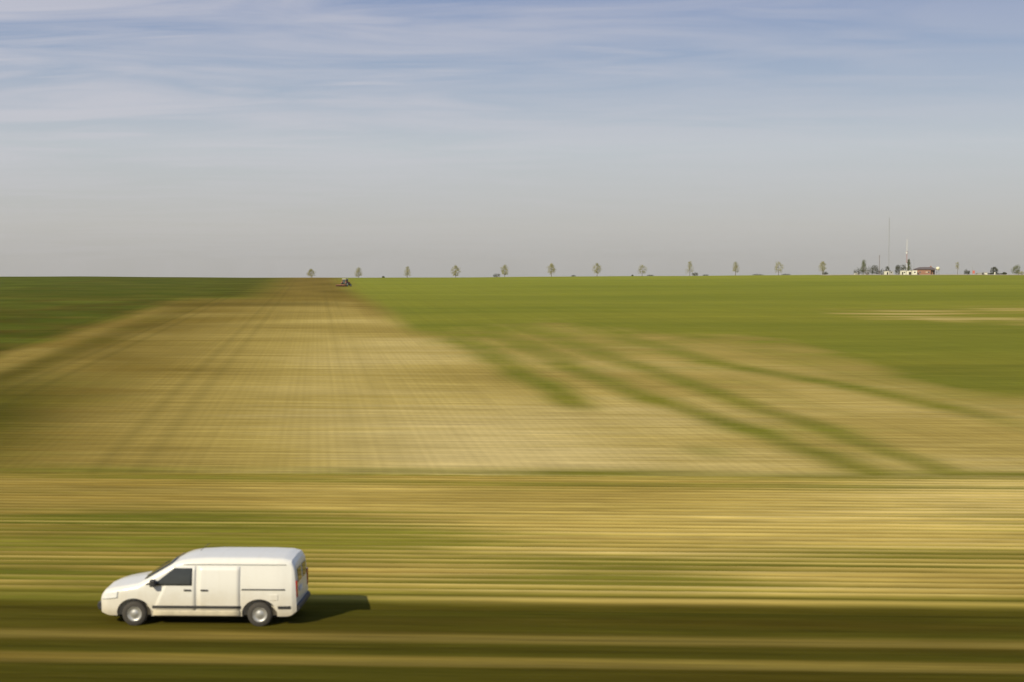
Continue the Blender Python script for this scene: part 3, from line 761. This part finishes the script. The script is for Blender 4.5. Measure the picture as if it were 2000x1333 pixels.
# hedge and trees of the compound
for (u, y, wpx, hp, s_, mk, lab) in [
    (1676, 606, 22, 15, 41, 'leafD', 'dark bush at the left end of the compound'),
    (1693, 609, 30, 19, 42, 'leafD', 'wide dark bush beneath the tall light tree'),
    (1722, 610, 22, 13, 44, 'leafD', 'dark bush between the short pole and the tall mast'),
    (1888, 606, 13, 11, 46, 'leafD', 'rounded dark bush left of the red sign'),
    (1961, 604, 8, 6, 47, 'leafD', 'small bush between the cone tree and the rightmost tree')]:
    b = make_bush('bush', hpx(wpx, y), hpx(hp, y), s_, M[mk], place(u, y), 600, .26); tag(b, lab, 'bush', 'dark bushes around the compound')
for (u, y, vt, cwp, clear, s_, mk, d, sh, lab) in [
    (1686, 613, 508, 17, 1.2, 51, 'leafG', 1.1, 'cone', 'tall light green tree rising from the bushes left of the poles'),
    (1708, 610, 519, 19, .5, 52, 'leafD', 1.0, 'round', 'low dark tree left of the short pole'),
    (1733, 612, 521, 11, .7, 53, 'leafD', .7, 'round', 'thin dark tree behind the small white hut'),
    (1753, 610, 519, 15, .5, 54, 'leafD', 1.0, 'round', 'small dark tree between the white hut and the white shed'),
    (1764, 616, 518, 16, .6, 55, 'leafD', .9, 'round', 'dark tree behind the left end of the long white shed'),
    (1774, 614, 506, 12, .6, 56, 'leafG', 1.2, 'cone', 'tall narrow tree beside the lattice mast'),
    (1941, 605, 522, 14, .5, 57, 'leafD', 1.2, 'oval', 'dark oval tree with a pale post at its foot'),
    (1984, 605, 519, 18, .5, 58, 'leafG', 1.1, 'round', 'rightmost rounded tree near the edge of the view'),
    (1869, 606, 512, 9, 2.4, 59, 'leafA', .45, 'oval', 'thin sparse tree standing alone right of the brick building')]:
    loc = place(u, y); hh = ztop(vt, y)-loc[2]
    t = make_tree('tree', hh, clear, cwp*y/F*1.1, s_, M[mk], d, sh, .25, loc); tag(t, lab, 'tree', 'trees around the compound')
# masts
def lattice(name, u, y, vt, wd, mats, lab, dish=False):
    loc = place(u, y); H = ztop(vt, y)-loc[2]; t = empty(name, loc)
    n = int(H/1.2); segs = 4; per = n//segs+1
    for sgi in range(segs):
        bm = bmesh.new()
        for k in range(sgi*per, min(n, (sgi+1)*per)):
            z0, z1 = H*k/n, H*(k+1)/n
            c = [Vector((wd*math.cos(a), wd*math.sin(a), 0)) for a in (0, 2.094, 4.189)]
            for i in range(3):
                tube(bm, c[i]+Vector((0, 0, z0)), c[i]+Vector((0, 0, z1)), .035, n=4)
                j = (i+1) % 3
                tube(bm, c[i]+Vector((0, 0, z0)), c[j]+Vector((0, 0, z1)), .018, n=4); tube(bm, c[i]+Vector((0, 0, z1)), c[j]+Vector((0, 0, z1)), .018, n=4)
        build('lattice_section', bm, mats[sgi % len(mats)], t)
    bm = bmesh.new(); tube(bm, (0, 0, H-.05), (0, 0, H+.9), .03); build('antenna_rod', bm, M['steel'], t)
    bm = bmesh.new()
    for a in (0, 2.094, 4.189):
        for f in (.5, .96): tube(bm, (wd*math.cos(a), wd*math.sin(a), H*f), (H*.32*math.cos(a), H*.32*math.sin(a), -.3), .008, n=4)
    build('guy_wires', bm, M['steel'], t)
    if dish:
        for z, a in ((H*.62, 4.2), (H*.64, 5.6)):
            bm = bmesh.new(); lathe_y(bm, (0, 0, 0), [(0, .1), (.2, .06), (.36, -.06), (.36, -.02), (.2, .1), (0, .14)], 16)
            d_ = build('dish_antenna', bm, M['mastw'], t, smooth=True); d_.location = (.45*math.cos(a), .45*math.sin(a), z); d_.rotation_euler = (0, 0, a+1.57)
    tag(t, lab, 'mast'); return t
lattice('lattice_mast', 1735, 616, 426, .17, [M['steel']], 'tallest thin grey mast rising behind the small white hut')
lattice('lattice_mast', 1770, 613, 468, .24, [M['mastw'], M['mastr'], M['mastw'], M['steel']], 'shorter pale lattice mast with dishes beside the tall narrow tree', True)
def pole(u, y, vt, r, m, lab, cross=False):
    loc = place(u, y); H = ztop(vt, y)-loc[2]; t = empty('utility_pole', loc)
    bm = bmesh.new(); tube(bm, (0, 0, -.3), (0, 0, H), r, r*.75, 10); build('post', bm, m, t)
    if cross:
        bm = bmesh.new(); box(bm, -.5, .5, -.05, .05, H-.45, H-.35); build('crossarm', bm, m, t)
        for xx in (-.42, 0, .42):
            bm = bmesh.new(); tube(bm, (xx, 0, H-.36), (xx, 0, H-.2), .05, .03); build('insulator', bm, M['conc'], t)
    return tag(t, lab, 'pole')
pole(1716.5, 608, 499, .13, M['wood'], 'dark wooden pole standing between the dark bushes left of the tall mast', True)
pole(1784, 616, 506, .06, M['steel'], 'very thin pale pole between the lattice mast and the brick building')

# buildings: each (u0,u1) in the photograph's pixels at its own distance
def hut(u0, u1, vt, dep, y, wallm, lab, name='hut', roofm=None, doors=(), wins=(), roof_h=.12, over=.12):
    x0, x1 = gx(u0, y), gx(u1, y); zb = min(height(x0, y), height(x1, y))-.15; c = (x0+x1)/2; W = (x1-x0)/2; H = ztop(vt, y)-zb
    t = empty(name, (c, y, zb)); bm = bmesh.new(); box(bm, -W, W, 0, dep, 0, H); build('wall', bm, wallm, t)
    bm = bmesh.new(); box(bm, -W-over, W+over, -over, dep+over, H+.002, H+roof_h); build('roof', bm, roofm or M['conc'], t)
    for a, w_, h_ in doors:
        bm = bmesh.new(); box(bm, a*W-w_/2, a*W+w_/2, -.04, -.003, .15, .15+h_); d_ = build('door', bm, M['door'], t)
        bm = bmesh.new(); tube(bm, (a*W+w_*.35, -.10, 1.1), (a*W+w_*.35, -.04, 1.1), .03); build('handle', bm, M['steel'], d_)
    for a, z_, w_, h_ in wins:
        bm = bmesh.new(); box(bm, a*W-w_/2-.06, a*W+w_/2+.06, -.05, -.003, z_-.06, z_+h_+.06); f_ = build('window', bm, M['conc'], t)
        bm = bmesh.new(); box(bm, a*W-w_/2, a*W+w_/2, -.06, -.052, z_, z_+h_); build('pane', bm, M['glass'], f_)
    return tag(t, lab, 'building')
hut(1728.5, 1736, 530.2, 2.4, 604, M['wallw'], 'small white hut standing in front of the tallest mast', doors=[(.1, .6, 1.1)])
hut(1736.4, 1743.5, 531, 2.2, 604.3, M['wallg'], 'small grey hut against the right side of the white hut', wins=[(0, .9, .5, .4)])
hut(1760, 1768.5, 529, 2.6, 605, M['wallw'], 'white shed at the foot of the lattice mast, left one of the pair', 'shed', wins=[(.3, .95, .5, .4)], doors=[(-.5, .5, 1.2)])
hut(1769.2, 1778.5, 529.4, 2.6, 605.4, M['wallw'], 'white shed right of the lattice mast with a grey shutter', 'shed', doors=[(.55, 1.0, 1.2)])
hut(1782, 1790.5, 528.6, 2.6, 603.5, M['wallw'], 'cream shed touching the left end of the brick building', 'shed', wins=[(-.1, .95, .6, .45)])
hut(1669, 1673.5, 534, 1.2, 600, M['wallw'], 'tiny white box hut in front of the leftmost dark bush', wins=[], doors=[(0, .4, .5)])
# grey wall behind
# the brick building: long wing with a lower end block and hipped dark roof
y = 606; x0, x1 = gx(1790.5, y), gx(1828, y); zb = height((x0+x1)/2, y)-.2
H = ztop(527, y)-zb; RT = ztop(522.3, y)-zb
bb = empty('brick_building', ((x0+x1)/2, y, zb)); W = (x1-x0)/2; xs_ = W*.42
tag(bb, 'red brick building with dark hipped roof, largest in the compound', 'building')
bm = bmesh.new(); box(bm, -W, xs_, 0, 5.5, 0, H); box(bm, xs_+.003, W-.35, 1.0, 5.0, 0, H-.05); build('wall', bm, M['brick'], bb)
bm = bmesh.new()
o_ = .35
b4 = [bm.verts.new(p) for p in ((-W-o_, -o_, H+.01), (W, -o_, H+.01), (W, 5.5+o_, H+.01), (-W-o_, 5.5+o_, H+.01))]
r2 = [bm.verts.new(p) for p in ((-W+1.6, 2.7, RT), (W-1.3, 2.7, RT+.12))]
b5 = [bm.verts.new(v.co-Vector((0, 0, .0))+Vector((0, 0, .12))) for v in b4]
for i in range(4): bm.faces.new((b4[i], b4[(i+1) % 4], b5[(i+1) % 4], b5[i]))
bm.faces.new(b4[::-1]); bm.faces.new((b5[0], b5[1], r2[1], r2[0])); bm.faces.new((b5[1], b5[2], r2[1])); bm.faces.new((b5[2], b5[3], r2[0], r2[1])); bm.faces.new((b5[3], b5[0], r2[0]))
rf = build('roof', bm, M['roofd'], bb)
bm = bmesh.new(); box(bm, W-1.9, W-1.4, 2.4, 2.9, RT-.35, RT+.55); build('chimney', bm, M['brick'], rf)
bm = bmesh.new(); box(bm, -.5, .55, -.02, -.003, H*.48, H*.62); s1 = build('sign_panel', bm, M['sill'], bb)
bm = bmesh.new(); box(bm, W-1.15, W-.45, .94, .997, .15, H-.5); dd = build('door', bm, M['door'], bb)
bm = bmesh.new(); tube(bm, (W-1.05, .85, 1.0), (W-1.05, .94, 1.0), .03); build('handle', bm, M['steel'], dd)
for xw in (-W+1.2, xs_-.9):
    bm = bmesh.new(); box(bm, xw-.4, xw+.4, -.03, -.003, H*.42, H*.42+.55); wf_ = build('window', bm, M['wallg'], bb)
    bm = bmesh.new(); box(bm, xw-.33, xw+.33, -.04, -.032, H*.42+.06, H*.42+.49); build('pane', bm, M['glass'], wf_)
# cream water tank on legs
loc = place(1831, 608); tk = empty('water_tank', loc); tag(tk, 'cream round water tank on a steel stand at the right end of the brick building', 'tank')
Zc = ztop(524.8, 608)-loc[2]
bm = bmesh.new(); prof = [(0, -.75), (.45, -.68), (.8, -.35), (.82, .35), (.45, .68), (0, .75)]
rings = []; n = 20
for r_, z_ in prof:
    rings.append([bm.verts.new((r_*math.cos(2*math.pi*i/n), r_*math.sin(2*math.pi*i/n), Zc+z_)) for i in range(n)] if r_ > 0 else [bm.verts.new((0, 0, Zc+z_))])
for a, b in zip(rings, rings[1:]):
    for i in range(n):
        j = (i+1) % n
        if len(a) == 1: bm.faces.new((a[0], b[j], b[i]))
        elif len(b) == 1: bm.faces.new((a[i], a[j], b[0]))
        else: bm.faces.new((a[i], a[j], b[j], b[i]))
build('vessel', bm, M['tank'], tk, smooth=True)
for a in (.8, 2.4, 3.9, 5.5):
    bm = bmesh.new(); tube(bm, (.8*math.cos(a), .8*math.sin(a), -.2), (.6*math.cos(a), .6*math.sin(a), Zc-.4), .06); build('leg', bm, M['steel'], tk)
# red sign and post
loc = place(1899, 604); sg = empty('sign_post', loc); tag(sg, 'grey post with a faded red panel standing right of the rounded bush', 'sign post')
Hs = ztop(522, 604)-loc[2]; bm = bmesh.new(); tube(bm, (-.25, 0, -.2), (-.25, 0, Hs), .11, .08); build('post', bm, M['steel'], sg)
bm = bmesh.new(); box(bm, -.12, .85, -.04, .04, .45, 1.75); build('panel', bm, M['redsign'], sg)
bm = bmesh.new(); tube(bm, (.78, 0.08, -.2), (.78, .08, 1.7), .05); build('brace', bm, M['steel'], sg)
hut(1909, 1921, 534, 3, 603, M['wallg'], 'low grey shed on the skyline right of the red sign', 'shed', M['conc'], doors=[(.6, .8, .9)])
hut(1921.5, 1928, 533, 3, 604, M['wallw'], 'low pale shed touching the right end of the grey shed', 'shed', M['wallg'])
for u, wpx, hp, s_, lab in [(1934, 12, 5, 61, 'low hedge between the pale shed and the oval tree'), (1952, 16, 3.5, 62, 'low hedge right of the oval tree'), (1995, 16, 8, 63, 'brownish bush at the right edge of the view')]:
    b = make_bush('hedge', hpx(wpx, 603), hpx(hp, 603), s_, M['leafA' if s_ == 63 else 'leafD'], place(u, 603), 420, .22, 1.4); tag(b, lab, 'hedge', 'low hedges by the farm road')
loc = place(1942, 601.5); mp_ = empty('marker_post', loc); tag(mp_, 'short pale marker post in front of the dark oval tree', 'post')
bm = bmesh.new(); poly_prism(bm, [(-.22, -.1), (.22, -.1), (.22, .95), (.1, 1.1), (-.1, 1.1), (-.22, .95)], 'y', -.12, .12); build('post', bm, M['wallw'], mp_, bevel=.03)
bm = bmesh.new(); box(bm, -.3, .3, -.2, .2, -.2, .05); build('base', bm, M['conc'], mp_)

# ------------------------------------------------------------------ haze
HZ = 1
if HZ:
    bm = bmesh.new(); box(bm, -3600, 3600, -700, 4600, -30, 60)
    s = NT('hazy_air'); s.t.nodes.remove(s.b); pv = s.n('ShaderNodeVolumePrincipled')
    pv.inputs['Color'].default_value = (.90, .87, .78, 1); pv.inputs['Density'].default_value = .00007; pv.inputs['Anisotropy'].default_value = .1
    s.l(pv.outputs[0], s.t.nodes['Material Output'].inputs['Volume'])
    tag(build('haze', bm, s.m), kind='stuff')
